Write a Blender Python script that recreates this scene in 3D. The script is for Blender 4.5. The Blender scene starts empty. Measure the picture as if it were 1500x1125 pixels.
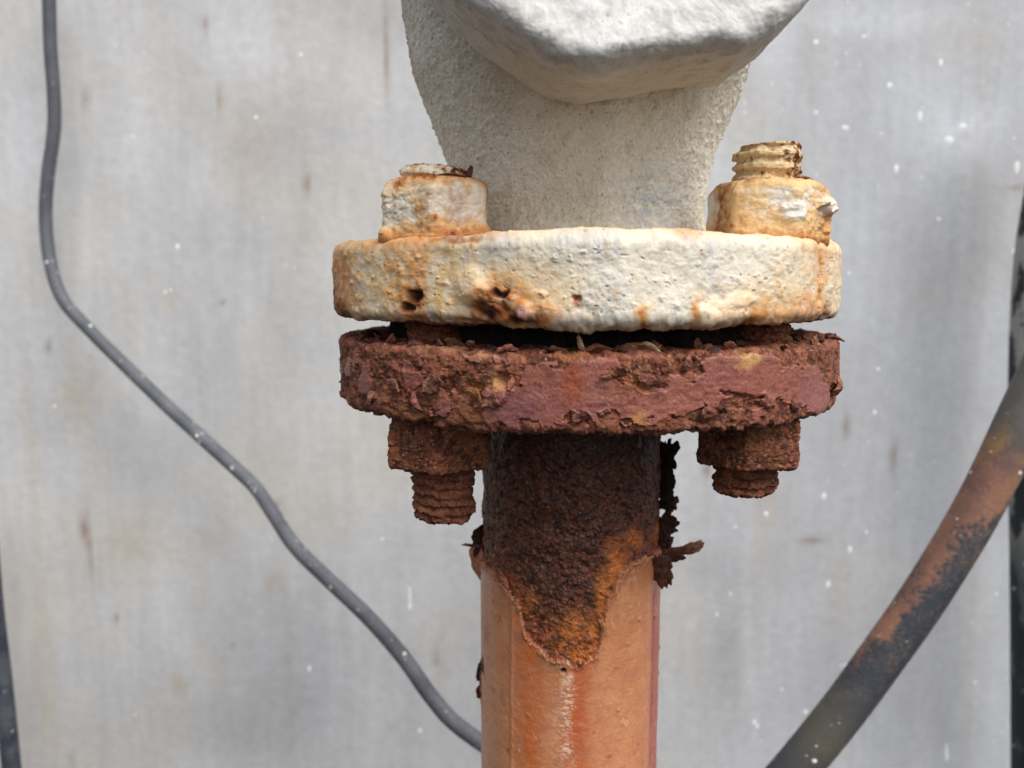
import bpy, math
import numpy as np
from mathutils import Vector

R_ = math.radians
scene = bpy.context.scene
COL = scene.collection

# ------------------------------------------------------------------ camera
FPX, PITCH = 1200.0, R_(7.2)                 # focal length in reference pixels (1500 wide)
CAM = np.array((-0.0221, -0.255, 0.0))
cd = bpy.data.cameras.new('camera')
cam = bpy.data.objects.new('camera', cd)
COL.objects.link(cam)
cd.sensor_width = 36.0
cd.lens = 36.0 * FPX / 1500.0
cd.clip_start, cd.clip_end = 0.01, 50.0
cam.location = CAM
cam.rotation_euler = (math.pi / 2 - PITCH, 0, 0)
cd.dof.use_dof = True
cd.dof.focus_distance = 0.207
cd.dof.aperture_fstop = 16.0
scene.camera = cam

# ------------------------------------------------------------------ sky and soft overcast sun
SUN_EL, SUN_AZ = R_(54), R_(34)              # azimuth measured from -Y (behind the camera) towards +X
world = bpy.data.worlds.new('World')
scene.world = world
world.use_nodes = True
wn, wl = world.node_tree.nodes, world.node_tree.links
bg = wn['Background']
sky = wn.new('ShaderNodeTexSky')
sky.sky_type = 'NISHITA'
sky.sun_disc = False
sky.sun_elevation = SUN_EL
sky.sun_rotation = math.pi - SUN_AZ
sky.air_density, sky.dust_density, sky.ozone_density = 1.0, 3.0, 1.0
hs = wn.new('ShaderNodeHueSaturation')       # cloud cover: nearly colourless sky light
hs.inputs['Saturation'].default_value = 0.22
wl.new(sky.outputs[0], hs.inputs['Color'])
wl.new(hs.outputs[0], bg.inputs['Color'])
bg.inputs['Strength'].default_value = 0.085
sd = bpy.data.lights.new('sun', 'SUN')
sd.energy, sd.angle, sd.color = 1.5, R_(42), (1.0, 0.97, 0.93)
sun = bpy.data.objects.new('sun', sd)
COL.objects.link(sun)
dv = Vector((math.sin(SUN_AZ) * math.cos(SUN_EL), -math.cos(SUN_AZ) * math.cos(SUN_EL), math.sin(SUN_EL)))
sun.rotation_euler = dv.to_track_quat('Z', 'Y').to_euler()

scene.view_settings.view_transform = 'Standard'
scene.view_settings.look = 'None'
scene.view_settings.exposure = 0.95
scene.view_settings.gamma = 1.0
scene.cycles.use_denoising = True
scene.cycles.max_bounces = 6


# ------------------------------------------------------------------ helpers
def lin(r, g, b):
    c = np.array((r, g, b), float) / 255.0
    return np.where(c <= 0.04045, c / 12.92, ((c + 0.055) / 1.055) ** 2.4)


def ray(u, v):
    xr, yr = (u - 750.0) / FPX, -(v - 562.5) / FPX
    return np.array((xr, math.cos(PITCH) + yr * math.sin(PITCH), -math.sin(PITCH) + yr * math.cos(PITCH)))


def at(u, v, depth):
    d = ray(u, v)
    return CAM + d * (depth / d[1])


def on_cyl(u, v, r, cx=0.0, cy=0.0):
    """(angle from the front, height) where the sight line meets an upright cylinder"""
    d = ray(u, v)
    o = CAM - np.array((cx, cy, 0))
    a = d[0] ** 2 + d[1] ** 2
    b = o[0] * d[0] + o[1] * d[1]
    c = o[0] ** 2 + o[1] ** 2 - r * r
    disc = max(b * b - a * c, 0.0)
    t = (-b - math.sqrt(disc)) / a
    p = o + d * t
    return math.atan2(p[0], -p[1]), p[2]


_rs = np.random.RandomState(7)
PERM = np.tile(_rs.permutation(256), 3).astype(np.int32)
PERMF = (PERM / 255.0).astype(np.float32)
GR = _rs.normal(size=(256, 3))
GR = (GR / np.linalg.norm(GR, axis=1)[:, None]).astype(np.float32)


def gnoise(p, seed=0):
    p = (p + seed * 17.31).astype(np.float32)
    i = np.floor(p).astype(np.int32)
    f = (p - i).astype(np.float32)
    w = f * f * f * (f * (f * 6 - 15) + 10)
    i &= 255
    out = np.zeros(p.shape[:-1], np.float32)
    for dx in (0, 1):
        wx = w[..., 0] if dx else 1 - w[..., 0]
        a = PERM[(i[..., 0] + dx) & 255]
        for dy in (0, 1):
            wy = w[..., 1] if dy else 1 - w[..., 1]
            b = PERM[a + ((i[..., 1] + dy) & 255)]
            for dz in (0, 1):
                wz = w[..., 2] if dz else 1 - w[..., 2]
                g = GR[PERM[b + ((i[..., 2] + dz) & 255)]]
                dot = g[..., 0] * (f[..., 0] - dx) + g[..., 1] * (f[..., 1] - dy) + g[..., 2] * (f[..., 2] - dz)
                out += dot * wx * wy * wz
    return out * 1.5


def fbm(p, freq, octaves=4, seed=0, gain=0.5):
    s, a, tot = 0.0, 1.0, 0.0
    for k in range(octaves):
        s = s + a * gnoise(p * freq, seed + k * 3)
        tot += a
        a *= gain
        freq *= 2.03
    return s / tot * 1.4


def cells(p, freq, seed=0):
    """nearest-feature distance and a per-cell random number"""
    p = (p * freq + seed * 11.7).astype(np.float32)
    i = np.floor(p).astype(np.int32)
    f = (p - i).astype(np.float32)
    best = np.full(p.shape[:-1], 9.0, np.float32)
    rnd = np.zeros(p.shape[:-1], np.float32)
    for dx in (-1, 0, 1):
        for dy in (-1, 0, 1):
            for dz in (-1, 0, 1):
                h = PERM[PERM[PERM[(i[..., 0] + dx) & 255] + ((i[..., 1] + dy) & 255)] + ((i[..., 2] + dz) & 255)]
                ox = PERMF[h + 31]
                oy = PERMF[h + 97]
                oz = PERMF[h + 181]
                d = (dx + ox - f[..., 0]) ** 2 + (dy + oy - f[..., 1]) ** 2 + (dz + oz - f[..., 2]) ** 2
                m = d < best
                best = np.where(m, d, best)
                rnd = np.where(m, h / 255.0, rnd)
    return np.sqrt(best), rnd


def ss(a, b, x):
    t = np.clip((x - a) / (b - a), 0, 1)
    return t * t * (3 - 2 * t)


def mix(c0, c1, m):
    return c0 * (1 - m[..., None]) + c1 * m[..., None]


# ------------------------------------------------------------------ materials
def surf_material(name, bump_scale=900.0, bump=0.25, micro=0.25, spec=0.35, micro_scale=1500.0):
    """colour and roughness come from the worn surface itself, fine grain and relief from noise"""
    m = bpy.data.materials.new(name)
    m.use_nodes = True
    n, l = m.node_tree.nodes, m.node_tree.links
    b = n['Principled BSDF']
    tc = n.new('ShaderNodeTexCoord')
    at_ = n.new('ShaderNodeAttribute'); at_.attribute_name = 'Col'
    ar = n.new('ShaderNodeAttribute'); ar.attribute_name = 'rough'
    no = n.new('ShaderNodeTexNoise')
    no.inputs['Scale'].default_value = micro_scale
    no.inputs['Detail'].default_value = 3
    l.new(tc.outputs['Object'], no.inputs['Vector'])
    mr = n.new('ShaderNodeMapRange')
    mr.inputs['From Min'].default_value = 0.25
    mr.inputs['From Max'].default_value = 0.75
    mr.inputs['To Min'].default_value = 1 - micro
    mr.inputs['To Max'].default_value = 1 + micro
    l.new(no.outputs['Fac'], mr.inputs['Value'])
    vm = n.new('ShaderNodeVectorMath'); vm.operation = 'SCALE'
    l.new(at_.outputs['Color'], vm.inputs[0])
    l.new(mr.outputs['Result'], vm.inputs['Scale'])
    l.new(vm.outputs[0], b.inputs['Base Color'])
    l.new(ar.outputs['Fac'], b.inputs['Roughness'])
    b.inputs['Specular IOR Level'].default_value = spec
    nb = n.new('ShaderNodeTexNoise')
    nb.inputs['Scale'].default_value = bump_scale
    nb.inputs['Detail'].default_value = 4
    l.new(tc.outputs['Object'], nb.inputs['Vector'])
    bp = n.new('ShaderNodeBump')
    br_ = n.new('ShaderNodeMapRange')
    br_.inputs['From Min'].default_value, br_.inputs['From Max'].default_value = 0.45, 0.8
    br_.inputs['To Min'].default_value, br_.inputs['To Max'].default_value = bump * 0.25, bump
    l.new(ar.outputs['Fac'], br_.inputs['Value'])
    l.new(br_.outputs['Result'], bp.inputs['Strength'])
    bp.inputs['Distance'].default_value = 0.0006
    l.new(nb.outputs['Fac'], bp.inputs['Height'])
    l.new(bp.outputs['Normal'], b.inputs['Normal'])
    return m


M_PAINT = surf_material('weathered_cream_paint', 1100, 0.35, 0.10, 0.25)
M_RUST = surf_material('flaking_rust', 1600, 0.55, 0.38, 0.35, 2200)
M_PIPE = surf_material('pipe_paint_and_rust', 1500, 0.28, 0.16, 0.45, 1900)
M_BODY = surf_material('gritty_cast_paint', 1100, 0.9, 0.14, 0.25)
M_RUBBER = surf_material('dusty_rubber', 900, 0.12, 0.12, 0.3, 700)


# ------------------------------------------------------------------ mesh building
def link(o, parent=None):
    COL.objects.link(o)
    if parent is not None:
        o.parent = parent
    return o


def empty(name, label, cat, loc=(0, 0, 0), group=None):
    o = link(bpy.data.objects.new(name, None))
    o.empty_display_size = 0.01
    o.location = loc
    o['label'], o['category'] = label, cat
    if group:
        o['group'] = group
    return o


def normals(P, wrap=True):
    if wrap:
        dt = np.roll(P, -1, 1) - np.roll(P, 1, 1)
    else:
        dt = np.gradient(P, axis=1)
    dsx = np.gradient(P, axis=0)
    n = np.cross(dt, dsx)
    L = np.linalg.norm(n, axis=-1, keepdims=True)
    return n / np.maximum(L, 1e-12)


def grid_obj(name, P, col, rough, mat, parent=None, wrap=True, flip=False):
    S, T = P.shape[:2]
    idx = np.arange(S * T).reshape(S, T)
    if wrap:
        a, b = idx[:-1], np.roll(idx, -1, 1)[:-1]
        c, d = np.roll(idx, -1, 1)[1:], idx[1:]
    else:
        a, b, c, d = idx[:-1, :-1], idx[:-1, 1:], idx[1:, 1:], idx[1:, :-1]
    q = np.stack((a, b, c, d) if not flip else (d, c, b, a), -1).reshape(-1, 4)
    me = bpy.data.meshes.new(name)
    me.vertices.add(S * T)
    me.vertices.foreach_set('co', P.astype(np.float32).ravel())
    nf = len(q)
    me.loops.add(nf * 4)
    me.loops.foreach_set('vertex_index', q.astype(np.int32).ravel())
    me.polygons.add(nf)
    me.polygons.foreach_set('loop_start', np.arange(0, nf * 4, 4, dtype=np.int32))
    me.polygons.foreach_set('use_smooth', np.ones(nf, bool))
    me.update(calc_edges=True)
    c4 = np.ones((S * T, 4), np.float32)
    c4[:, :3] = np.clip(np.broadcast_to(col, P.shape), 0, 1).reshape(-1, 3)
    ca = me.color_attributes.new('Col', 'FLOAT_COLOR', 'POINT')
    ca.data.foreach_set('color', c4.ravel())
    ra = me.attributes.new('rough', 'FLOAT', 'POINT')
    ra.data.foreach_set('value', np.clip(np.broadcast_to(rough, (S, T)), 0.05, 1).astype(np.float32).ravel())
    me.materials.append(mat)
    return link(bpy.data.objects.new(name, me), parent)


def angles(T, k=0.6):
    t = np.linspace(-math.pi, math.pi, T, endpoint=False)
    return t - k * np.sin(t)


def cyl_xyz(r, phi, z):
    return np.stack((r * np.sin(phi), -r * np.cos(phi), z), -1)


def disc_profile(r_in, R, z0, z1, bev, n_in, n_bev, n_rim):
    """rows (radius, height, rim flag) from the inner top over the rim to the inner bottom; z1 = top"""
    rr, zz = [], []
    rr += list(np.linspace(r_in, R - bev, n_in, endpoint=False)); zz += [z1] * n_in
    a = np.linspace(0, math.pi / 2, n_bev, endpoint=False)
    rr += list(R - bev + bev * np.sin(a)); zz += list(z1 - bev + bev * np.cos(a))
    zr = np.linspace(z1 - bev, z0 + bev, n_rim, endpoint=False)
    rr += [R] * n_rim; zz += list(zr)
    rr += list(R - bev + bev * np.cos(a)); zz += list(z0 + bev - bev * np.sin(a))
    rr += list(np.linspace(R - bev, r_in, n_in)); zz += [z0] * n_in
    return np.array(rr), np.array(zz)


def rust_fields(q, seed=0):
    """q in mm -> relief (mm) and colour of grainy corroded iron"""
    w3 = np.stack([fbm(q, 0.5, 2, seed + 50 + k) for k in range(3)], -1)
    d1, r1 = cells(q, 0.85, seed)
    dp, rp = cells(q + 1.4 * w3, 0.26, seed + 5)                 # plates of scale
    d2, r2 = cells(q + 0.3 * w3, 1.9, seed + 7)
    big = fbm(q, 0.12, 4, seed + 1)
    med = fbm(q, 0.6, 4, seed + 2)
    crack = ss(0.62, 0.85, dp + .10 * med)
    h = 0.55 * big + 0.30 * med + 0.60 * (rp - 0.5) - 0.45 * crack + 0.22 * (0.6 - d1) * (0.4 + r1) + 0.08 * (0.5 - d2)
    c = mix(lin(72, 38, 27), lin(122, 70, 50), ss(-0.5, 0.5, med + 0.5 * (rp - 0.5)))
    c = mix(c, lin(142, 84, 48), ss(0.72, 0.95, rp + .15 * med) * 0.6)
    c = mix(c, lin(112, 58, 44), ss(0.0, 0.6, big) * 0.5)
    c = mix(c, lin(134, 92, 62), ss(0.1, 0.5, fbm(q, .25, 3, seed + 60)) * .55)
    c = mix(c, lin(150, 96, 70), ss(0.70, 0.95, r1) * 0.5)
    c = mix(c, lin(196, 150, 118), ss(0.86, 0.97, r2) * ss(.55, .2, d2) * 0.8)
    c = mix(c, lin(52, 28, 20), ss(0.2, 0.6, fbm(q, .5, 3, seed + 70)) * .7)        # patches of older, darker oxide
    return h, c


# ------------------------------------------------------------------ wall behind
WALL_Y = 0.345
nx, nz = 560, 420
gx, gz = np.linspace(-0.95, 0.95, nx), np.linspace(-0.80, 0.70, nz)
X, Z = np.meshgrid(gx, gz)
P = np.stack((X, np.full_like(X, WALL_Y), Z), -1)
streak_p = np.stack((X * 1000, X * 0, Z * 60), -1)
wc = np.ones_like(P) * lin(190, 191, 193)
s1 = fbm(streak_p, 0.035, 5, 40)
s2 = fbm(np.stack((X * 1000, X * 0, Z * 130), -1), 0.012, 4, 44)
cl = fbm(P * 1000, 0.006, 4, 48)
bl = fbm(P * 1000, 0.018, 4, 53)
wc *= (1 + 0.06 * s1 + 0.09 * s2 + 0.12 * cl + 0.09 * bl)[..., None]
wc = mix(wc, wc * np.array((1.035, 0.995, 0.925)), ss(-.1, 0.6, fbm(P * 1000, 0.007, 3, 61) - X * 1.1))
wc = mix(wc, wc * np.array((0.97, 0.99, 1.04)), ss(0.0, 0.6, X * 1.2 + 0.2 * bl))
wc = mix(wc, lin(178, 166, 146), ss(0.15, 0.8, fbm(streak_p, 0.02, 4, 71)) * 0.6)
wc = mix(wc, lin(214, 212, 208), ss(0.1, 0.8, fbm(streak_p, 0.012, 4, 79)) * 0.5)


def wall_mark(u, v, ru, rv, c, amt):
    global wc
    p = at(u, v, WALL_Y - CAM[1])
    k = 0.6 / FPX
    dx, dz = (X - p[0]) / (ru * k), (Z - p[2]) / (rv * k)
    w = fbm(P * 1000, 0.12, 2, int(u))
    m = np.exp(-(dx * dx + dz * dz)) * np.clip(0.85 + 0.5 * w, 0, 1) * amt
    wc = mix(wc, lin(*c), m)


for (u, v, a, b) in ((300, 38, 4, 16), (126, 146, 4, 13), (322, 145, 4, 18), (449, 268, 5, 16), (1241, 625, 5, 20),
                     (1308, 668, 5, 26), (638, 965, 5, 14), (566, 75, 4, 60), (170, 905, 4, 9), (340, 945, 4, 5),
                     (325, 443, 4, 5), (70, 508, 4, 12), (405, 740, 6, 10), (1190, 792, 20, 6), (1490, 276, 12, 4),
                     (105, 1115, 4, 14), (1035, 690, 6, 14)):
    wall_mark(u, v, a, b, (128, 104, 84), 0.75)
for (u, v, a, b) in ((122, 775, 5, 24), (130, 800, 3, 60)):
    wall_mark(u, v, a, b, (122, 82, 56), 0.8)
for (u, v, a, b, t) in ((115, 590, 30, 60, .6), (190, 800, 45, 45, .5), (262, 1003, 12, 14, 1.0), (150, 690, 30, 40, .35),
                        (400, 850, 14, 20, .6), (240, 100, 60, 90, .35), (370, 210, 60, 90, .45), (310, 800, 40, 30, .4),
                        (45, 640, 14, 160, .35), (60, 1000, 12, 120, .4), (1420, 50, 80, 40, .35), (1230, 860, 22, 60, .4),
                        (250, 440, 14, 18, .6)):
    wall_mark(u, v, a, b, (176, 158, 132), t * 0.75)
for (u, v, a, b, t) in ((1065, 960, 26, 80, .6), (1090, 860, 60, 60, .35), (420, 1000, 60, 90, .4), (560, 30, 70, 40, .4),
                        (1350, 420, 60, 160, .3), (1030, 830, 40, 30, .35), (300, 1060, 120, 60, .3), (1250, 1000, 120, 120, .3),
                        (750, 1000, 700, 260, .32), (1250, 700, 200, 260, .15)):  # the broad low mark paints in the light falling off down the wall
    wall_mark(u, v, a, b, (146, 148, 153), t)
for (u, v, a, b, t) in ((1400, 190, 70, 40, .55), (1290, 30, 120, 25, .4), (40, 200, 40, 120, .35), (370, 70, 90, 60, .4),
                        (200, 180, 60, 160, .3), (1130, 60, 30, 60, .3), (300, 250, 30, 50, .3)):
    wall_mark(u, v, a, b, (222, 225, 232), t)

mw = bpy.data.materials.new('grey_weathered_render')
mw.use_nodes = True
n, l = mw.node_tree.nodes, mw.node_tree.links
b = n['Principled BSDF']
tc = n.new('ShaderNodeTexCoord')
ac = n.new('ShaderNodeAttribute'); ac.attribute_name = 'Col'
mp = n.new('ShaderNodeMapping'); mp.inputs['Scale'].default_value = (1, 1, 0.10)
l.new(tc.outputs['Object'], mp.inputs['Vector'])
n1 = n.new('ShaderNodeTexNoise'); n1.inputs['Scale'].default_value = 110; n1.inputs['Detail'].default_value = 5
n2 = n.new('ShaderNodeTexNoise'); n2.inputs['Scale'].default_value = 150; n2.inputs['Detail'].default_value = 4
l.new(mp.outputs[0], n1.inputs['Vector']); l.new(tc.outputs['Object'], n2.inputs['Vector'])
r1 = n.new('ShaderNodeMapRange'); r1.inputs['From Min'].default_value = .3; r1.inputs['From Max'].default_value = .7; r1.inputs['To Min'].default_value = 0.95; r1.inputs['To Max'].default_value = 1.04
r2 = n.new('ShaderNodeMapRange'); r2.inputs['From Min'].default_value = .3; r2.inputs['From Max'].default_value = .7; r2.inputs['To Min'].default_value = 0.945; r2.inputs['To Max'].default_value = 1.045
l.new(n1.outputs['Fac'], r1.inputs['Value']); l.new(n2.outputs['Fac'], r2.inputs['Value'])
mm = n.new('ShaderNodeMath'); mm.operation = 'MULTIPLY'
l.new(r1.outputs[0], mm.inputs[0]); l.new(r2.outputs[0], mm.inputs[1])
# fine white splashes
vo = n.new('ShaderNodeTexVoronoi'); vo.inputs['Scale'].default_value = 60
l.new(tc.outputs['Object'], vo.inputs['Vector'])
cr = n.new('ShaderNodeMapRange'); cr.inputs['From Min'].default_value = 0.10; cr.inputs['From Max'].default_value = 0.05
l.new(vo.outputs['Distance'], cr.inputs['Value'])
n3 = n.new('ShaderNodeTexNoise'); n3.inputs['Scale'].default_value = 7
l.new(tc.outputs['Object'], n3.inputs['Vector'])
c3 = n.new('ShaderNodeMapRange'); c3.inputs['From Min'].default_value = 0.48; c3.inputs['From Max'].default_value = 0.62; c3.inputs['To Max'].default_value = 0.3
l.new(n3.outputs['Fac'], c3.inputs['Value'])
mk = n.new('ShaderNodeMath'); mk.operation = 'MULTIPLY'
l.new(cr.outputs[0], mk.inputs[0]); l.new(c3.outputs[0], mk.inputs[1])
vs = n.new('ShaderNodeVectorMath'); vs.operation = 'SCALE'
l.new(ac.outputs['Color'], vs.inputs[0]); l.new(mm.outputs[0], vs.inputs['Scale'])
mx = n.new('ShaderNodeMix'); mx.data_type = 'RGBA'
l.new(mk.outputs[0], mx.inputs['Factor']); l.new(vs.outputs[0], mx.inputs['A'])
mx.inputs['B'].default_value = (0.82, 0.83, 0.86, 1)
l.new(mx.outputs['Result'], b.inputs['Base Color'])
b.inputs['Roughness'].default_value = 0.72
b.inputs['Specular IOR Level'].default_value = 0.25
bp = n.new('ShaderNodeBump'); bp.inputs['Strength'].default_value = 0.15; bp.inputs['Distance'].default_value = 0.002
l.new(n2.outputs['Fac'], bp.inputs['Height']); l.new(bp.outputs[0], b.inputs['Normal'])

# the sheet is folded back at its edge so the wall has thickness
Pw = np.concatenate((P[:1] + (0, 0.06, 0), P, P[-1:] + (0, 0.06, 0)), 0)
wcw = np.concatenate((wc[:1], wc, wc[-1:]), 0)
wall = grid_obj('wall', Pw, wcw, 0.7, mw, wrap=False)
wall['kind'] = 'structure'
wall['label'] = 'pale grey weathered wall with vertical streaks and white paint specks'


def splat_mesh(spots, seed):
    """raised drops of white paint, one mesh"""
    rs = np.random.RandomState(seed)
    V, Fc = [], []
    for (p, rx, rz, h) in spots:
        k0 = len(V); n_ = 10
        V.append((p[0], p[1] - h, p[2]))
        for ring, (s, hh) in enumerate(((0.55, 0.8), (1.0, 0.0))):
            for k in range(n_):
                a = 2 * math.pi * k / n_
                j = 1 + rs.uniform(-0.18, 0.18)
                V.append((p[0] + rx * s * j * math.cos(a), p[1] - h * hh, p[2] + rz * s * j * math.sin(a)))
        for k in range(n_):
            k2 = (k + 1) % n_
            Fc.append((k0, k0 + 1 + k, k0 + 1 + k2))
            Fc.append((k0 + 1 + k, k0 + 1 + n_ + k, k0 + 1 + n_ + k2, k0 + 1 + k2))
    return V, Fc


def plain(name, c, rough=0.6):
    m = bpy.data.materials.new(name); m.use_nodes = True
    nn, ll = m.node_tree.nodes, m.node_tree.links
    bb = nn['Principled BSDF']
    t = nn.new('ShaderNodeTexCoord')
    nz_ = nn.new('ShaderNodeTexNoise'); nz_.inputs['Scale'].default_value = 500
    ll.new(t.outputs['Object'], nz_.inputs['Vector'])
    rp = nn.new('ShaderNodeMix'); rp.data_type = 'RGBA'
    cc = lin(*c)
    rp.inputs['A'].default_value = (*(cc * 0.85), 1); rp.inputs['B'].default_value = (*np.clip(cc * 1.1, 0, 1), 1)
    ll.new(nz_.outputs['Fac'], rp.inputs['Factor'])
    ll.new(rp.outputs['Result'], bb.inputs['Base Color'])
    bb.inputs['Roughness'].default_value = rough
    return m


M_SPLAT = plain('white_paint_drops', (236, 238, 240), 0.5)
k = 0.6 / FPX
spots = []
for (u, v, a, b_) in ((260, 362, 4, 7), (600, 888, 4, 9), (600, 870, 2.5, 22), (453, 980, 4, 8), (1245, 805, 5, 9), (1207, 727, 5, 8),
                      (1213, 856, 5, 8), (1105, 1058, 4, 7), (1109, 1064, 3, 6), (1180, 1043, 4, 6), (1387, 1108, 5, 14), (1386, 1098, 3.5, 16),
                      (1281, 604, 4, 7), (1269, 780, 3, 5), (1375, 321, 4, 4), (1286, 541, 4, 4), (1243, 401, 3, 4), (1122, 753, 5, 6),
                      (1077, 772, 3, 4), (1378, 92, 4, 8), (1195, 62, 5, 5), (1195, 165, 4, 4), (1237, 187, 5, 5), (1241, 188, 3, 5),
                      (1303, 125, 5, 6), (1265, 54, 4, 4), (1348, 170, 5, 10), (1390, 205, 10, 8), (1410, 185, 8, 6), (615, 1070, 5, 5),
                      (375, 172, 4, 4), (195, 200, 3, 4), (440, 80, 4, 4), (242, 428, 3, 4), (250, 425, 3, 3), (80, 595, 3, 4),
                      (1239, 975, 4, 5), (1232, 975, 2, 4), (560, 790, 4, 4), (1313, 247, 5, 9), (1490, 245, 5, 14), (1485, 368, 4, 6),
                      (1428, 1000, 3, 5), (1460, 870, 3, 4), (1310, 930, 3, 4), (1050, 900, 3, 5), (1070, 870, 3, 4), (1145, 1010, 3, 3)):
    p = at(u, v, WALL_Y - CAM[1])
    spots.append(((p[0], WALL_Y + 0.0003, p[2]), a * k, b_ * k, 0.0005))
rs = np.random.RandomState(5)
for i in range(70):
    u = rs.uniform(1090, 1500) if i < 50 else rs.uniform(20, 1500)
    v = rs.uniform(0, 1125) if i > 25 else rs.uniform(0, 320)
    p = at(u, v, WALL_Y - CAM[1]); s = rs.uniform(1.0, 2.4) * k
    spots.append(((p[0], WALL_Y + 0.0003, p[2]), s, s * rs.uniform(1, 1.8), 0.0004))
V, Fc = splat_mesh(spots, 3)
me = bpy.data.meshes.new('paint_splashes'); me.from_pydata(V, [], Fc); me.materials.append(M_SPLAT)
for pl in me.polygons: pl.use_smooth = True
spl = link(bpy.data.objects.new('paint_splashes', me), wall)
spl['kind'] = 'stuff'


# ------------------------------------------------------------------ upper flange + valve
valve = empty('valve', 'cream painted cast iron valve above the gap, rust stained round its flange', 'valve', (0, 0, 0.0))
UZ0, UZ1, FR = -0.0103, 0.0104, 0.0748
T = 1000
phi = angles(T)
rr, zz = disc_profile(0.026, FR, UZ0, UZ1, 0.0032, 26, 10, 96)
PH = np.broadcast_to(phi, (len(rr), T)); RR = np.broadcast_to(rr[:, None], PH.shape).copy(); ZZ = np.broadcast_to(zz[:, None], PH.shape).copy()
# cast, not turned: slightly polygonal rim with a raised front
ang = PH
shape = 0.0011 * np.cos(4 * (ang - 0.15)) + 0.0006 * np.cos(7 * ang + 1)
RR = RR + shape * ss(0.03, FR, RR)
P = cyl_xyz(RR, PH, ZZ)
N = normals(P); N *= np.sign(np.sum(N[60, 0] * (P[60, 0] * (1, 1, 0)))) or 1
q = P * 1000
arc = PH * FR * 1000
zm = ZZ * 1000
warp = fbm(q, 0.22, 3, 90) * 1.6
warp2 = fbm(q, 0.22, 3, 96) * 1.6
rimw = ss(FR - 0.012, FR - 0.004, RR)


def blob(u, v, ra, rz, soft=0.5, R=FR, w=1.0, arc_=None, zm_=None, wa=None, wb=None, cx=0.0):
    """ragged-edged spot centred where (u, v) of the photo meets the rim; radii in mm"""
    f, z_ = on_cyl(u, v, R, cx)
    a = (arc if arc_ is None else arc_) - f * R * 1000
    c = (zm if zm_ is None else zm_) - z_ * 1000
    d = np.sqrt(((a + w * (warp if wa is None else wa)) / ra) ** 2 + ((c + w * (warp2 if wb is None else wb)) / rz) ** 2)
    return 1 - ss(1 - soft, 1 + soft, d)


n1 = fbm(q, 0.10, 4, 100); n2 = fbm(q, 0.45, 4, 104); n3 = fbm(q, 1.4, 3, 108)
col = np.ones_like(P) * lin(222, 214, 196)
col = mix(col, lin(202, 201, 196), ss(-0.1, 0.5, n1) * ss(45, 20, np.abs(arc)))
col = mix(col, lin(190, 184, 170), ss(0.15, 0.6, n2) * 0.6)
h = 0.65 * n1 + 0.22 * n2 * (0.5 + ss(-.3, .5, n1)) + 0.05 * n3
# lumps of thick paint
d1, rnd1 = cells(q + 0.8 * np.stack((n2, n3, -n2), -1), 0.34, 4)
lump = ss(0.40, 0.05, d1 + .12 * n3) * (rnd1 > 0.62) * (.3 + 1.4 * (rnd1 - .6))
h += 0.55 * lump * rimw
# vertical corner left of the front face
f0, _ = on_cyl(632, 400, FR)
h += 0.9 * ss(-1.5, 1.5, arc - f0 * FR * 1000 + warp * 0.5) * ss(40, 10, np.abs(arc)) * rimw
# yellow/orange staining
yel = np.zeros_like(RR)
for (u, v, a, z_, s, t) in ((510, 395, 6, 20, .7, .9), (588, 380, 6.5, 16, .6, .95), (610, 400, 4, 14, .6, .9), (740, 438, 16, 8, .6, .95), (1120, 455, 16, 6, .7, .9), (660, 380, 7, 14, .8, .5), (560, 345, 11, 4, .8, .8),
                            (1150, 440, 13, 6, .8, .75), (1180, 400, 9, 14, .9, .5), (1205, 405, 3.4, 15, .5, 1), (1060, 458, 7, 3.6, .6, .6),
                            (940, 468, 2.4, 4, .8, .9), (1017, 458, 1.6, 5, .8, .8), (1195, 352, 10, 4, .8, .9), (860, 335, 18, 2, .8, .55),
                            (690, 455, 6, 5, .8, .6), (930, 478, 30, 1.5, .8, .6), (800, 478, 40, 1.6, .8, .5), (545, 460, 10, 2.5, .8, .8)):
    yel = np.maximum(yel, blob(u, v, a, z_, s) * t)
yel = np.maximum(yel, ss(0.15, 0.7, n1 + 0.5 * n2) * 0.35)
yel = np.maximum(yel, ss(-24, -44, arc + 3 * n1 * 4) * .95 * np.clip(.8 + n2, 0, 1))
yel = np.maximum(yel, ss(26, 56, arc + 3 * n1 * 4 - 1.5 * zm) * .8 * np.clip(.8 + n2, 0, 1))
yel = np.maximum(yel, ss(8.2, 10.2, zm) * .55 * np.clip(.7 + n1, 0, 1))
col = mix(col, lin(220, 180, 122), np.clip(yel * (0.75 + 0.5 * n2), 0, 1))
org = np.zeros_like(RR)
for (u, v, a, z_, s, t) in ((604, 405, 2.6, 10, .7, .8), (500, 410, 12, 14, .7, .95), (575, 400, 5, 10, .8, .5), (1190, 450, 12, 3, .8, .8), (560, 352, 14, 3, .8, .8), (1208, 380, 5, 9, .8, .6), (597, 440, 4.5, 5, .6, .95), (735, 448, 8, 5.5, .5, .95), (780, 460, 6, 3.4, .6, .8),
                            (1206, 400, 1.7, 14, .6, .95), (940, 468, 1.2, 3, .8, .95), (1017, 455, .9, 3, .8, .9), (1110, 462, 9, 2.2, .8, .7), (640, 345, 14, 1.5, .8, .8),
                            (590, 465, 6, 2.4, .6, .9), (1160, 462, 12, 2, .8, .7), (600, 350, 8, 3.0, .8, .7), (705, 470, 8, 2, .7, .8), (1015, 342, 5, 1.6, .8, .6)):
    org = np.maximum(org, blob(u, v, a, z_, s) * t)
col = mix(col, lin(196, 128, 64), np.clip(org * (0.85 + 0.6 * n2), 0, 1))
rus = np.zeros_like(RR)
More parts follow.
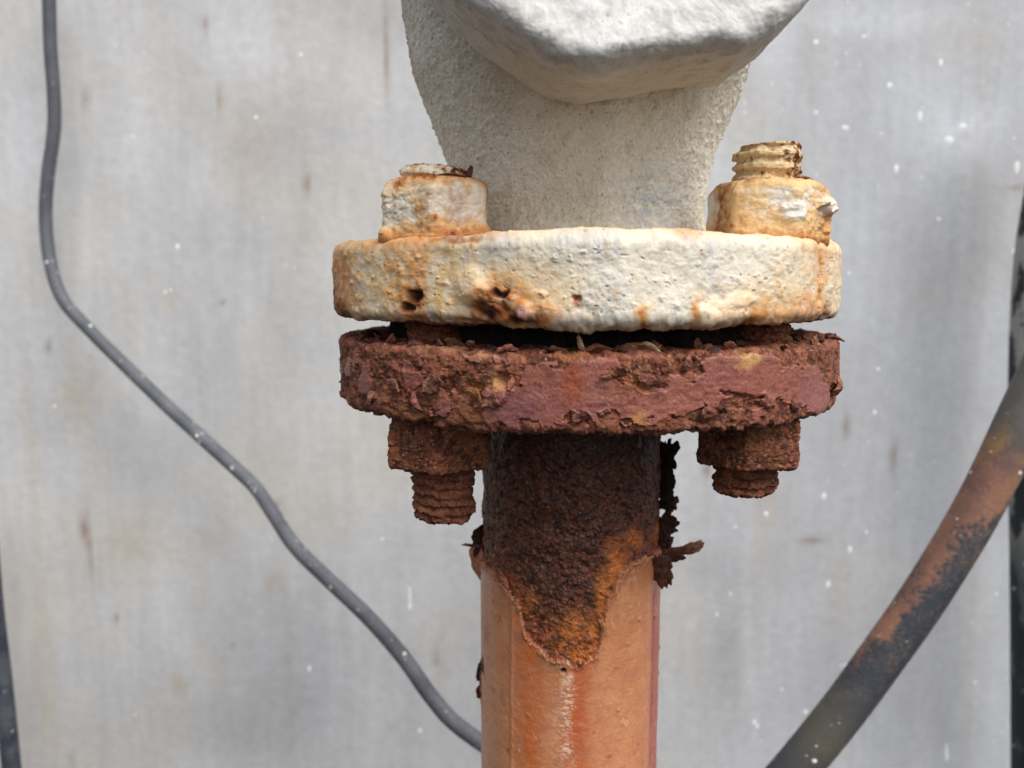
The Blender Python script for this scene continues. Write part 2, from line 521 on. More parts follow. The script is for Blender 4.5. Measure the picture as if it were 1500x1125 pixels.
for (u, v, a, z_, s, t) in ((600, 436, 2.0, 2.2, .5, 1), (590, 452, 2.2, 1.8, .5, .9), (732, 436, 3.6, 2.6, .5, .95), (722, 456, 5.0, 2.6, .5, .95), (768, 462, 5, 1.8, .5, .8),
                            (500, 455, 9, 3.2, .5, 1), (494, 430, 4, 5, .6, .7), (488, 440, 3, 4, .6, .6), (846, 440, 1.4, 1.5, .5, .8), (1215, 458, 2.0, 2.0, .6, .8), (615, 468, 7, 1.2, .6, .8),
                            (700, 472, 8, 1.2, .6, .8), (1090, 472, 6, 1.2, .6, .7), (665, 350, 7, 1.0, .6, .7), (690, 470, 1.5, 3, .6, .8)):
    rus = np.maximum(rus, blob(u, v, a, z_, s) * t)
hr, cr_ = rust_fields(q, 20)
crr = mix(lin(92, 46, 26), lin(150, 84, 44), ss(-0.3, 0.5, n2 + 0.4 * n3))
col = mix(col, crr, np.clip(rus * (0.9 + 0.8 * n2), 0, 1))
h += rus * (-0.25 + 0.7 * hr)
for (u, v, a, z_, dep) in ((601, 433, 1.7, 1.2, -1.9), (590, 450, 1.8, 1.2, -1.2), (735, 428, 1.6, 0.9, -1.5), (716, 458, 2.6, 1.5, -1.2), (846, 438, 1.3, .7, -0.7),
                           (760, 470, 2.2, .8, -.8), (690, 420, 4.0, 3.5, 1.0), (708, 432, 3.4, 3.0, .9), (770, 455, 2.0, 1.5, 1.1), (748, 440, 1.6, 1.8, .9), (1060, 458, 6.0, 2.8, .9),
                           (1085, 440, 4.0, 1.4, .6), (1030, 465, 2.5, 2.0, .8), (1206, 400, 1.2, 14, -1.0), (1222, 400, 1.2, 16, .8)):
    m = blob(u, v, a, z_, .55, w=0.6 if dep > 0 else .95)
    h += dep * m
    if dep < -0.7 and u < 1200:
        col = mix(col, lin(48, 24, 16), m * 0.9)
pk = blob(771, 456, 1.9, 1.1, .4, w=.5); col = mix(col, lin(206, 160, 142), pk)
pe = blob(1062, 458, 6.5, 2.8, .3, w=.8); col = mix(col, lin(228, 200, 168), pe * .8)
# crusty lower lip
lip = ss(-8.3, -10.2, zm) * rimw
h += lip * (0.9 * fbm(q, 0.35, 3, 120) - 0.2)
sp = ss(0.52, 0.72, fbm(q, 0.9, 3, 131)); col = mix(col, lin(120, 108, 92), sp * 0.7); h -= 0.25 * sp * rimw
und = (ZZ < UZ0 + 0.001) & (RR < FR - 0.003)
col = np.where(und[..., None], cr_, col); h = np.where(und, hr * 0.8, h)
P = P + N * (h * 0.001)[..., None]
grid_obj('flange', P, col, 0.62 + 0.25 * rus, M_PAINT, valve)

# valve body
BX = -0.0019
zk = np.array((.0095, .0108, .0125, .0150, .0185, .0275, .0365, .0430, .0590, .0790, .100, .125, .150, .165, .172))
rk = np.array((.0430, .0412, .0395, .0382, .0370, .0380, .0403, .0427, .0490, .0521, .0535, .0520, .0430, .0250, .0005))
ns = 330
t = np.concatenate((np.linspace(.0095, .09, 280), np.linspace(.0905, .172, 50)))


def smooth_interp(x, xk, yk, it=4):
    xs = np.linspace(xk[0], xk[-1], 900); ys = np.interp(xs, xk, yk)
    for _ in range(it):
        ys[1:-1] = np.convolve(np.pad(ys, 10, 'edge'), np.ones(21) / 21, 'same')[10:-10][1:-1]
    return np.interp(x, xs, ys)


T = 640
phi = angles(T)
rb = smooth_interp(t, zk, rk, 2)
PH = np.broadcast_to(phi, (ns, T)); RR = np.broadcast_to(rb[:, None], PH.shape); ZZ = np.broadcast_to(t[:, None], PH.shape)
P = cyl_xyz(RR, PH, ZZ)
N = -normals(P)
if np.sum(N[100, 0] * P[100, 0] * (1, 1, 0)) < 0: N = -N
q = P * 1000 + 300
n1 = fbm(q, 0.05, 4, 140); n2 = fbm(q, 0.5, 4, 144); n3 = fbm(q, 1.6, 3, 147)
d1, r1 = cells(q, 0.42, 9); d2, r2 = cells(q, 1.2, 10)
n4 = fbm(q, .25, 4, 149)
h = 0.6 * n1 + 0.35 * n4 + 0.42 * n2 + 0.20 * n3 + 0.55 * ss(.34, .1, d1 + .25 * n2) * (r1 > .7) + 0.26 * ss(.45, .1, d2 + .15 * n3) * (r2 > .35)
pit = ss(0.30, 0.10, d2) * (r2 < .12); h -= 0.35 * pit
fr, _ = on_cyl(885, 250, 0.037, BX)
h += 2.2 * np.exp(-((PH - fr) / 0.12) ** 2) * ss(0.075, 0.03, ZZ)          # casting seam
col = np.ones_like(P) * lin(222, 218, 206)
col = mix(col, lin(206, 200, 185), ss(-.2, .6, n1)); col = mix(col, lin(186, 176, 156), ss(.1, .6, n4) * .5); col = mix(col, lin(226, 222, 210), ss(.1, .6, n2) * .5)
low = ss(0.028, 0.012, ZZ + 0.004 * n1)
col = mix(col, lin(206, 184, 146), low * .65 * ss(-.5, .3, n2))
g_, gz_ = on_cyl(960, 300, .036, BX)
gm = np.exp(-((PH - g_) / .42) ** 2 - ((ZZ - gz_) / .010) ** 2); col = mix(col, lin(176, 184, 192), np.clip(gm * (0.5 + n2), 0, 1))
sp = ss(.45, .7, fbm(q, 1.0, 3, 151)); col = mix(col, lin(112, 104, 92), sp * .6)
col = mix(col, lin(84, 76, 66), pit * .8)
P = P + N * (h * .001)[..., None]
P[..., 0] += BX
grid_obj('body', P, col, .75, M_BODY, valve)

# bonnet boss leaning out towards the camera
poly_px = [(575, -110), (596, -45), (628, 5), (665, 45), (735, 97), (800, 141), (845, 152), (920, 140), (1000, 127), (1048, 126), (1090, 98),
           (1140, 48), (1180, 0), (1222, -80), (1200, -220), (1090, -330), (900, -370), (700, -320), (600, -220)]
BD = 0.208
pw = np.array([at(u, v, BD) for u, v in poly_px])[:, (0, 2)]
cen = np.array(((pw[:, 0].min() + pw[:, 0].max()) / 2, (pw[:, 1].min() + pw[:, 1].max()) / 2))
pc = np.concatenate((pw, pw[:1]))
seg = np.linalg.norm(np.diff(pc, axis=0), axis=1); cum = np.concatenate(([0], np.cumsum(seg)))
T = 900
sx = np.linspace(0, cum[-1], T, endpoint=False)
px_, pz_ = np.interp(sx, cum, pc[:, 0]), np.interp(sx, cum, pc[:, 1])
ker = np.hanning(13); ker /= ker.sum()
px_ = np.convolve(np.pad(px_, 6, 'wrap'), ker, 'valid'); pz_ = np.convolve(np.pad(pz_, 6, 'wrap'), ker, 'valid')
Yf, Ys, Yb = -0.081, -0.0735, -0.047
rows = []
for s in np.linspace(0.02, 0.86, 80): rows.append((s, Yf))
for a in np.linspace(0, math.pi / 2, 30)[1:]: rows.append((0.86 + 0.120 * math.sin(a), Yf + (Ys - Yf) * (1 - math.cos(a))))
for y in np.linspace(Ys, Yb, 56)[1:]: rows.append((0.980 + 0.020 * (y - Ys) / (Yb - Ys), y))
for s in (1.0, .97, .9, .8): rows.append((s - .015, -0.045 + (1 - s) * .05))
rows = np.array(rows)
P = np.zeros((len(rows), T, 3))
P[..., 0] = cen[0] + (px_ - cen[0])[None, :] * rows[:, :1]
P[..., 2] = cen[1] + (pz_ - cen[1])[None, :] * rows[:, :1]
P[..., 1] = rows[:, 1:2]
lean = np.clip(0.34 * (P[..., 2] - (cen[1] - .040)), 0, .045)      # face leans back towards its top
P[..., 1] += lean * np.clip((Yb - P[..., 1]) / (Yb - Yf), 0, 1)
N = normals(P)
if N[5, 0, 1] > 0: N = -N
q = P * 1000 + 700
n1 = fbm(q, .05, 4, 160); n2 = fbm(q, .25, 4, 164); n3 = fbm(q, .9, 3, 168)
h = 1.0 * n1 + .35 * n2 + .08 * n3
col = np.ones_like(P) * lin(200, 198, 195); col = mix(col, lin(176, 173, 170), ss(-.1, .6, n2)); col = mix(col, lin(218, 219, 219), ss(.1, .6, n1) * .5)
sp = ss(.45, .7, fbm(q, .7, 3, 171)); col = mix(col, lin(132, 124, 116), sp * .6)
und = ss(-0.075, -0.060, P[..., 1]) * ss(.06, .05, P[..., 2]); col = mix(col, lin(190, 176, 150), und * .35)
P = P + N * (h * .001)[..., None]
grid_obj('bonnet', P, col, .6, M_PAINT, valve)


# ------------------------------------------------------------------ pipe with lower flange
pipe_thing = empty('flanged_pipe', 'badly rusted brown painted pipe with corroded flange and peeling coat', 'pipe', (0, 0, 0.0))
LZ0, LZ1, LR = -0.0346, -0.0160, 0.0742
T = 1000
phi = angles(T)
rr, zz = disc_profile(0.020, LR, LZ0, LZ1, 0.0022, 40, 9, 92)
PH = np.broadcast_to(phi, (len(rr), T)); RR = np.broadcast_to(rr[:, None], PH.shape).copy(); ZZ = np.broadcast_to(zz[:, None], PH.shape).copy()
P = cyl_xyz(RR, PH, ZZ)
N = normals(P); N *= np.sign(np.sum(N[60, 0] * (P[60, 0] * (1, 1, 0)))) or 1
q = P * 1000 + 1500
arc = PH * LR * 1000; zm = ZZ * 1000
warp = fbm(q, .3, 4, 200) * 2.2; warp2 = fbm(q, .3, 4, 206) * 2.2
rimw = ss(LR - 0.006, LR - 0.002, RR)
hr, cr_ = rust_fields(q, 30)
h = hr * 1.0
col = cr_.copy()
n2 = fbm(q, .5, 4, 213); n1 = fbm(q, .1, 3, 210)
col = mix(col, lin(140, 86, 74), ss(-.15, .55, h + .6 * n1 + .3 * n2) * rimw * .45)
pm = np.zeros_like(RR)
LB = dict(R=LR)
for (u, v, a, z_, s) in ((537, 556, 3.2, 4.2, .3), (607, 556, 3.6, 2.6, .3), (512, 540, 3, 2.5, .3), (760, 610, 8.5, 4.0, .25), (805, 572, 7, 7.0, .2), (870, 565, 8, 8.0, .2), (930, 590, 8, 5.5, .25),
                         (850, 610, 7, 4.0, .3), (985, 575, 6, 5.0, .3), (1025, 590, 6, 4.0, .3), (1050, 545, 7, 3.6, .3), (1100, 545, 9, 5.0, .25), (1130, 570, 10, 3.0, .3),
                         (1170, 565, 12, 4.6, .3), (1200, 585, 8, 4.0, .3), (690, 520, 3, 1.6, .3), (650, 590, 2.4, 2.4, .3), (1060, 592, 3, 2.0, .3), (745, 580, 3, 3, .3)):
    pm = np.maximum(pm, blob(u, v, a, z_, s, w=.9, **LB))
for (u, v, a, z_) in ((945, 540, 6.0, 4.6), (730, 545, 4, 5), (1010, 540, 4, 2.4), (845, 612, 2.6, 2.0), (888, 610, 2.4, 2.0), (910, 628, 3, 2.0), (790, 628, 5, 1.2), (1120, 600, 7, 2.2), (1050, 610, 9, 2.8), (1180, 520, 6, 3.2),
                      (820, 524, 5, 2.2), (720, 628, 3, 1.2), (860, 630, 14, 1.6), (960, 628, 14, 1.8)):
    pm *= 1 - blob(u, v, a, z_, .3, w=1.1, **LB)
pm = np.maximum(pm, ss(.30, .42, fbm(q, .16, 4, 219) + .18 * hr) * .9 * ss(48, 38, np.abs(zm * 0 + 40)))
pm *= rimw * ss(-16.6, -17.6, zm + .5 * warp)
pm = ss(.35, .6, pm)
n1 = fbm(q, .1, 3, 210); n2 = fbm(q, .5, 4, 213)
smear = fbm(np.stack((arc * .15, zm * 2, zm * 0), -1), .5, 3, 217)
pcx = np.ones_like(P) * lin(142, 86, 74)
pcx = mix(pcx, lin(124, 72, 70), ss(-.1, .5, n1)); pcx = mix(pcx, lin(164, 108, 88), ss(.0, .6, .45 * smear + .7 * n1) * .7); pcx = mix(pcx, lin(108, 62, 52), ss(.1, .6, -.45 * smear + .7 * n2) * .6); pcx = mix(pcx, lin(96, 56, 44), ss(.35, .6, n2) * .6)
pcx = mix(pcx, lin(140, 68, 40), blob(838, 555, 2.2, 4, .8, **LB) * .8)
pcx = mix(pcx, lin(120, 78, 82), blob(755, 600, 7, 4, .8, **LB) * .7)
pcx = mix(pcx, lin(150, 96, 92), blob(1190, 585, 10, 5, .8, **LB) * .6)
col = mix(col, pcx, pm * .94)
h = h * (1 - .85 * pm) + pm * (0.55 + .22 * n1 + .16 * n2 + .025 * smear)
edge = ss(.02, .5, pm) * ss(.98, .5, pm)
h += .35 * edge; col = mix(col, lin(176, 116, 92), edge * .35)
for (u, v, a, z_, c) in ((1100, 527, 3.4, 1.4, (196, 152, 96)), (1090, 540, 1.5, 1.2, (186, 140, 90)), (935, 612, 1.6, 1.0, (178, 128, 76)), (700, 570, 2.4, 3, (150, 96, 50)), (920, 565, 4, 2.0, (140, 86, 52)),
                         (835, 523, 4, 1.0, (160, 104, 62)), (735, 560, 2, 2.5, (172, 128, 88)), (690, 612, 4, 2, (132, 84, 46)), (600, 612, 8, 2, (126, 82, 50)), (700, 525, 5, .8, (176, 124, 92)), (640, 510, 8, .8, (160, 112, 82))):
    col = mix(col, lin(*c), blob(u, v, a, z_, .7, **LB) * .75)
# crumbling lumps
for (u, v, a, z_, dep) in ((728, 578, 3.0, 2.4, 1.3), (715, 545, 3.5, 3.0, .8), (738, 555, 1.2, 2.2, -1.2), (940, 545, 5, 3.6, .5), (955, 562, 3, 1.6, -1.2), (1000, 540, 2.4, 1.6, -.8), (850, 604, 1.6, 1.2, .8), (1090, 590, 6, 1.4, -1.0), (1120, 588, 2, 1.8, .7),
                           (1223, 565, 4, 1.8, 1.4), (560, 590, 5, 2, .5), (590, 530, 3, 2, -.6), (885, 604, 1.2, 1.0, .8)):
    h += dep * blob(u, v, a, z_, .4, w=.8, **LB)
topf = (ZZ > LZ1 - 0.0015)
h += np.where(topf, .9 * fbm(q, .28, 4, 222), 0)
bot = ss(-33.0, -34.6, zm) * rimw
h += bot * (.8 * fbm(q, .5, 3, 225) - .2)
P = P + N * (h * .001)[..., None]
rough = .88 - .42 * pm
grid_obj('flange', P, col, rough, M_RUST, pipe_thing)

# the pipe itself
PR, PX = 0.0281, -0.0034
T = 640
phi = angles(T, .5)
zrow = np.concatenate((np.linspace(-0.0325, -0.150, 520), np.linspace(-0.152, -0.40, 40)))
PH = np.broadcast_to(phi, (len(zrow), T)); ZZ = np.broadcast_to(zrow[:, None], PH.shape)
RR = np.full(PH.shape, PR)
P = cyl_xyz(RR, PH, ZZ)
N = cyl_xyz(np.ones_like(RR), PH, RR * 0)
q = P * 1000 + 2500
arc = PH * PR * 1000; zm = ZZ * 1000
warp = fbm(q, .25, 4, 240) * 1.6; warp2 = fbm(q, .25, 4, 246) * 1.6
# edge of the stripped zone, from the photo
bnd = [(703, 815), (722, 835), (738, 856), (756, 876), (764, 898), (770, 925), (783, 945), (802, 958), (838, 970), (868, 966), (876, 950), (882, 915), (889, 880), (908, 838), (940, 815), (965, 806), (974, 800)]
bp_ = [on_cyl(u, v, PR, PX) for u, v in bnd]
bf = np.array([p[0] for p in bp_]); bz = np.array([p[1] for p in bp_])
o_ = np.argsort(bf); bf, bz = bf[o_], bz[o_]
bf = np.concatenate(([-math.pi], bf, [math.pi])); bz = np.concatenate(([-.066], bz, [-.064]))
zb = np.interp(phi, bf, bz) * 1000
dz = zm - zb[None, :] + 1.0 * warp + .9 * fbm(q, .7, 4, 250)
dc_, rc_ = cells(q + .9 * np.stack((warp, warp2, warp), -1), .42, 61)
dz = dz + 2.4 * ss(.55, .15, dc_) * (rc_ > .62) * (rc_ - .3) - 1.2 * ss(.5, .15, dc_) * (rc_ < .25) + .5 * fbm(q, 1.6, 3, 253)
bare = ss(-.25, .25, dz)
PB = dict(R=PR, cx=PX)
bl2 = blob(708, 1000, 3.4, 6.5, .3, w=1.5, **PB)
bl2 = np.maximum(bl2, blob(710, 972, 2.0, 2.5, .3, w=1.4, **PB) * .9)
hole = blob(826, 981, .7, .7, .4, w=.3, **PB)
hr, cr_ = rust_fields(q * 1.25, 44)
n1 = fbm(q, .08, 4, 260); n2 = fbm(q, .45, 4, 264); n3 = fbm(q, 1.5, 3, 268)
d2, r2 = cells(q, 1.7, 33)
# rust colour: near-black scale plus painted-in shade under the flange, redder then orange towards the paint edge
rc = mix(lin(60, 33, 24), lin(108, 62, 42), ss(-.4, .5, n2 + .5 * n3))
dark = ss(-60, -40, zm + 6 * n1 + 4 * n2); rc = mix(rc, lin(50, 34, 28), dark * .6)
red = ss(16, 2, dz + 4 * n1) ; rc = mix(rc, lin(140, 70, 38), red * ss(-.4, .3, n2 + .3 * n3) * .85)
og = np.zeros_like(RR)
for (u, v, a, z_, t) in ((900, 830, 3.4, 7, 1), (885, 870, 2.6, 8, .9), (850, 960, 5, 2.2, 1), (840, 925, 6, 6, .7), (930, 790, 5, 3.0, .8), (965, 780, 5, 3, .6), (870, 930, 2, 5, .8), (775, 880, 3, 3, .5), (820, 950, 3, 2, .6)):
    og = np.maximum(og, blob(u, v, a, z_, .7, **PB) * t)
rc = mix(rc, lin(188, 108, 46), np.clip(og * (.75 + .8 * n2), 0, 1))
rc = mix(rc, lin(150, 100, 66), ss(.88, .98, r2) * .6 * (1 - dark))
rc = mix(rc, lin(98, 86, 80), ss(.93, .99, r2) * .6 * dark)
# paint colour: salmon coat over red-brown, worn in vertical bands
band = fbm(np.stack((arc, arc * 0, zm * .10), -1), .16, 4, 270)
brush = fbm(np.stack((arc * .5, arc * 0, zm * 3.0), -1), .5, 3, 273)
pc2 = np.ones_like(P) * lin(192, 129, 92)
pc2 = mix(pc2, lin(203, 143, 103), ss(-.2, .5, n1)); pc2 = mix(pc2, lin(188, 120, 88), ss(0, .6, band) * .7)
pc2 *= (1 + .02 * brush + .05 * n2 + .04 * n3)[..., None]
pc2 = mix(pc2, lin(170, 106, 76), ss(.1, .6, n1 + .5 * n2) * .5); pc2 = mix(pc2, lin(150, 96, 70), ss(.45, .7, n2) * .5)
f_, _ = on_cyl(778, 1050, PR, PX); m1 = np.exp(-((arc - f_ * PR * 1000 + warp) / 4.2) ** 2) * ss(-84, -98, zm + 4 * n1)
f_, _ = on_cyl(845, 1050, PR, PX); m2 = np.exp(-((arc - f_ * PR * 1000 + warp) / 3.4) ** 2) * ss(-88, -100, zm + 4 * n1)
pc2 = mix(pc2, lin(190, 104, 58), np.clip(m1 * (.8 + n2), 0, 1)); pc2 = mix(pc2, lin(180, 88, 50), np.clip(m2 * .9, 0, 1))
f_, _ = on_cyl(950, 1000, PR, PX); m3 = ss(-2.5, 1.0, arc - f_ * PR * 1000 + .3 * warp); pc2 = mix(pc2, lin(168, 92, 78), m3 * .9)
m4 = np.exp(-((arc - f_ * PR * 1000 - 1.0) / .8) ** 2); pc2 = mix(pc2, lin(132, 66, 60), m4 * .7)
f_, _ = on_cyl(750, 1000, PR, PX); m5 = np.exp(-((arc - f_ * PR * 1000 + .4 * warp) / .5) ** 2); pc2 = mix(pc2, lin(168, 110, 74), m5 * .6)
dirt = ss(-6.5, -.3, dz + 2.5 * n1) * ss(-.25, .4, n2 + .5 * n1); pc2 = mix(pc2, lin(138, 82, 54), np.clip(dirt * .75, 0, 1))
wash = ss(-16, -3, dz + 5 * n1) * ss(-.3, .5, fbm(np.stack((arc, arc * 0, zm * .25), -1), .3, 4, 298)); pc2 = mix(pc2, lin(176, 104, 64), wash * .55)
mot = fbm(q, .22, 4, 299); pc2 = mix(pc2, lin(168, 112, 88), ss(.15, .6, mot) * .55); pc2 = mix(pc2, lin(208, 150, 114), ss(.2, .7, -mot) * .45)
for (u, v, a, z_) in ((725, 880, 1.0, .6), (735, 905, .6, .9), (790, 905, 2.5, 1.4), (748, 1098, .8, 1.0), (900, 978, .7, .5), (890, 1105, .6, .8), (870, 1070, .5, .4), (725, 1010, 1.2, 1.0), (930, 1090, .5, .5), (790, 1085, .8, .4)):
    pc2 = mix(pc2, lin(128, 78, 54), blob(u, v, a, z_, .5, w=.5, **PB) * .6)
tr = blob(815, 968, 6, 3.5, .6, **PB); pc2 = mix(pc2, lin(150, 104, 78), tr * .6)
# crackled whitish drip below the tongue
f_, _ = on_cyl(830, 1050, PR, PX)
ca_ = arc - f_ * PR * 1000 + 1.3 * fbm(np.stack((arc * 0, arc * 0, zm), -1), .18, 3, 280)
crk = np.exp(-(ca_ / 2.2) ** 2) * np.clip(.75 + 1.1 * fbm(q, .25, 3, 305), 0, 1.2) * ss(-84.5, -88, zm)
crk_t = crk * ss(.05, .45, np.abs(fbm(np.stack((arc * .9 + .8 * n2, arc * 0, zm * 1.5 + .8 * n1), -1), .5, 4, 283)) * 1.3)
pc2 = mix(pc2, lin(222, 186, 160), np.clip(crk_t * 1.2, 0, 1) * .8)
pc2 = mix(pc2, lin(216, 184, 150), blob(830, 997, 1.6, 1.1, .6, w=.5, **PB) * .7)
scr = ss(.62, .74, fbm(np.stack((arc * 1.2 + zm * .6, zm * .4, arc * 0), -1), .5, 3, 286)); pc2 = mix(pc2, lin(228, 182, 140), scr * .45)
thick = .75 + .20 * n1 + .07 * n2 + .015 * brush + .16 * crk_t + .05 * ss(.12, .0, np.abs(fbm(np.stack((arc * .7, arc * 0, zm * 1.6), -1), .3, 3, 295)))
thick += 1.1 * ss(-2.6, -.2, dz) * np.clip(.35 + 1.1 * fbm(q, .3, 3, 297), 0, 1.3)                       # coat lifted along its torn edge
run_ = np.exp(-((arc - on_cyl(752, 1000, PR, PX)[0] * PR * 1000 + .3 * warp) / .6) ** 2); thick += .22 * run_
db, rb_ = cells(q, .22, 71); thick += .35 * ss(.25, .08, db) * (rb_ > .8)
hrr = hr * 1.0 - .25 + .12 * n3
bare2 = np.maximum(bare, np.maximum(bl2, hole))
h = hrr * bare2 + thick * (1 - bare2)
h += 1.4 * bl2 * (.7 + 1.2 * fbm(q, .6, 3, 290)) - 1.0 * hole
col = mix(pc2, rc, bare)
col = mix(col, mix(lin(48, 26, 20), lin(112, 60, 30), ss(-.3, .5, n2)), np.maximum(bl2, hole))
edge = ss(.02, .3, 1 - bare) * ss(.99, .7, 1 - bare); col = mix(col, lin(206, 148, 104), edge * .6 * ss(-.1, .4, fbm(q, .4, 3, 301)))
P = P + N * (h * .001)[..., None]
P[..., 0] += PX
rough = np.clip(.36 + .12 * n1 + .12 * n2, .26, .5) * (1 - bare2) + bare2 * (.55 + .35 * n3)
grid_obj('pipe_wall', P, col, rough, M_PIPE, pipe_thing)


def flake(name, parent, c, ax1, ax2, r1, r2, curl, seed, tone=(78, 48, 38), thick=.0006, jag=.35, offset=0.0, n_r=12, n_t=72, mat=None):
    """thick jagged scale of rust or paint, closed, curled about its long axis"""
    rs_ = np.random.RandomState(seed)
    ax1 = np.array(ax1, float); ax1 /= np.linalg.norm(ax1)
    ax2 = np.array(ax2, float); ax2 -= ax1 * ax1.dot(ax2); ax2 /= np.linalg.norm(ax2)
    nn = np.cross(ax1, ax2)
    th = np.linspace(0, 2 * math.pi, n_t, endpoint=False)
    o2 = np.stack((np.cos(th), np.sin(th), th * 0), -1)
    j = 1 + jag * (fbm(o2, 1.3, 3, seed) + .45 * fbm(o2, 4, 2, seed + 2))
    s = np.concatenate((np.linspace(.02, 1, n_r), np.linspace(.97, .02, n_r)))
    sgn = np.concatenate((np.ones(n_r), -np.ones(n_r)))
    A = s[:, None] * j * np.cos(th) * r1; B = s[:, None] * j * np.sin(th) * r2
    q_ = np.stack((A * 1000 + seed * 9.1, B * 1000, A * 0), -1)
    bend = curl * (A / r1) ** 2 * r1 + .6 * curl * (A / r1) * (B / r2) * r2 + .0007 * fbm(q_, .35, 4, seed + 4)
    tk = thick * (1 - .75 * s[:, None] ** 3) * sgn[:, None] * (.8 + .5 * fbm(q_, .8, 2, seed + 6))
    P_ = np.array(c) + A[..., None] * ax1 + B[..., None] * ax2 + (bend + tk + offset)[..., None] * nn
    nz_ = fbm(q_, .7, 4, seed + 8)
    c_ = mix(lin(*tone) * .6, lin(*tone) * 1.35, ss(-.5, .5, nz_))
    return grid_obj(name, P_, c_, .85, mat or M_RUST, parent)


PC = np.array((PX, 0, 0))


def on_pipe(u, v, out=0.0):
    """point on the pipe (or just outside its edge) and its outward direction"""
    f, z_ = on_cyl(u, v, PR, PX)
    d = np.array((math.sin(f), -math.cos(f), 0))
    return PC + d * (PR + out) + np.array((0, 0, z_)), d


UPV = np.array((0, 0, 1.0))
# black scale standing off the right edge
for i, (u, v, out, r1, r2, lean, tone) in enumerate(((974, 668, .0016, .0062, .0036, .12, (50, 32, 26)), (974, 712, .0020, .0080, .0036, -.05, (44, 28, 23)), (974, 735, .0026, .0042, .0030, .25, (66, 42, 34)),
                                                     (974, 772, .0020, .0046, .0034, .35, (70, 44, 35)), (972, 797, .0010, .0046, .0030, .1, (66, 40, 32)))):
    p, d = on_pipe(u, v, out)
    flake('rust_flake', pipe_thing, p, UPV + lean * d, d + np.array((0, -.5, 0)), r1, r2, .12 * (-1) ** i, 300 + i, tone, jag=.55, n_t=120, n_r=16)
# curled leaf at the torn edge, right
p, d = on_pipe(970, 815, .0012)
flake('rust_flake', pipe_thing, p + (0, -.001, 0), (.9, -.2, .35), (-.2, -.5, .8), .0072, .0042, .35, 330, (104, 66, 50))
p, d = on_pipe(972, 808, .0040)
flake('rust_flake', pipe_thing, p + (.0030, -.002, .0010), (1, -.15, .30), (0, -.6, .8), .0074, .0031, -.22, 331, (122, 80, 62))
p, d = on_pipe(955, 830, .0022)
flake('rust_flake', pipe_thing, p, (.5, -.1, -.9), (.8, -.4, .3), .0056, .0042, .5, 332, (84, 50, 38))
p, d = on_pipe(968, 840, .0020)
flake('rust_flake', pipe_thing, p, (.2, 0, -1), (1, -.5, 0), .0038, .0024, -.4, 333, (92, 56, 42))
# left: crumbs, a splinter and a lifted tongue of paint
p, d = on_pipe(704, 785, .0012); flake('rust_flake', pipe_thing, p, (0, -.2, 1), (-1, -.5, 0), .0042, .0027, .3, 340, (70, 42, 32))
p, d = on_pipe(704, 805, .0012); flake('rust_flake', pipe_thing, p, (.3, 0, 1), (-1, -.4, .2), .0030, .0020, -.3, 341, (66, 40, 32))
p, d = on_pipe(704, 797, .0024); flake('rust_flake', pipe_thing, p + (-.001, -.001, 0), (1, -.1, -.05), (0, -.3, 1), .0034, .0006, .1, 342, (112, 76, 60), thick=.0004)
p, d = on_pipe(706, 832, .0010); flake('paint_flake', pipe_thing, p, (-.30, 0, 1), (.9, -.8, 0), .0085, .0036, .20, 343, (176, 112, 88), thick=.0005, jag=.2, mat=M_PIPE)
p, d = on_pipe(740, 845, .0010); flake('paint_flake', pipe_thing, p, (.55, -.2, -.8), (.6, -.6, .4), .0050, .0012, .2, 344, (150, 92, 68), thick=.0004, mat=M_PIPE)
p, d = on_pipe(880, 910, .0011); flake('paint_flake', pipe_thing, p, (.35, -.1, -.9), (.9, -.3, .3), .0040, .0008, .2, 345, (166, 108, 70), thick=.0004, mat=M_PIPE)
p, d = on_pipe(704, 1012, .0010); flake('rust_flake', pipe_thing, p, (0, -.2, 1), (-1, -.5, 0), .0030, .0016, .3, 346, (96, 54, 28))
p, d = on_pipe(705, 985, .0008); flake('rust_flake', pipe_thing, p, (.2, -.2, 1), (-1, -.5, 0), .0040, .0014, -.3, 347, (60, 32, 24))


# peeled pieces on the rim of the lower flange and in the gap
def on_rim(u, v, out=0.0):
    f, z_ = on_cyl(u, v, LR)
    d = np.array((math.sin(f), -math.cos(f), 0))
    return d * (LR + out) + np.array((0, 0, z_)), d, np.array((math.cos(f), math.sin(f), 0))


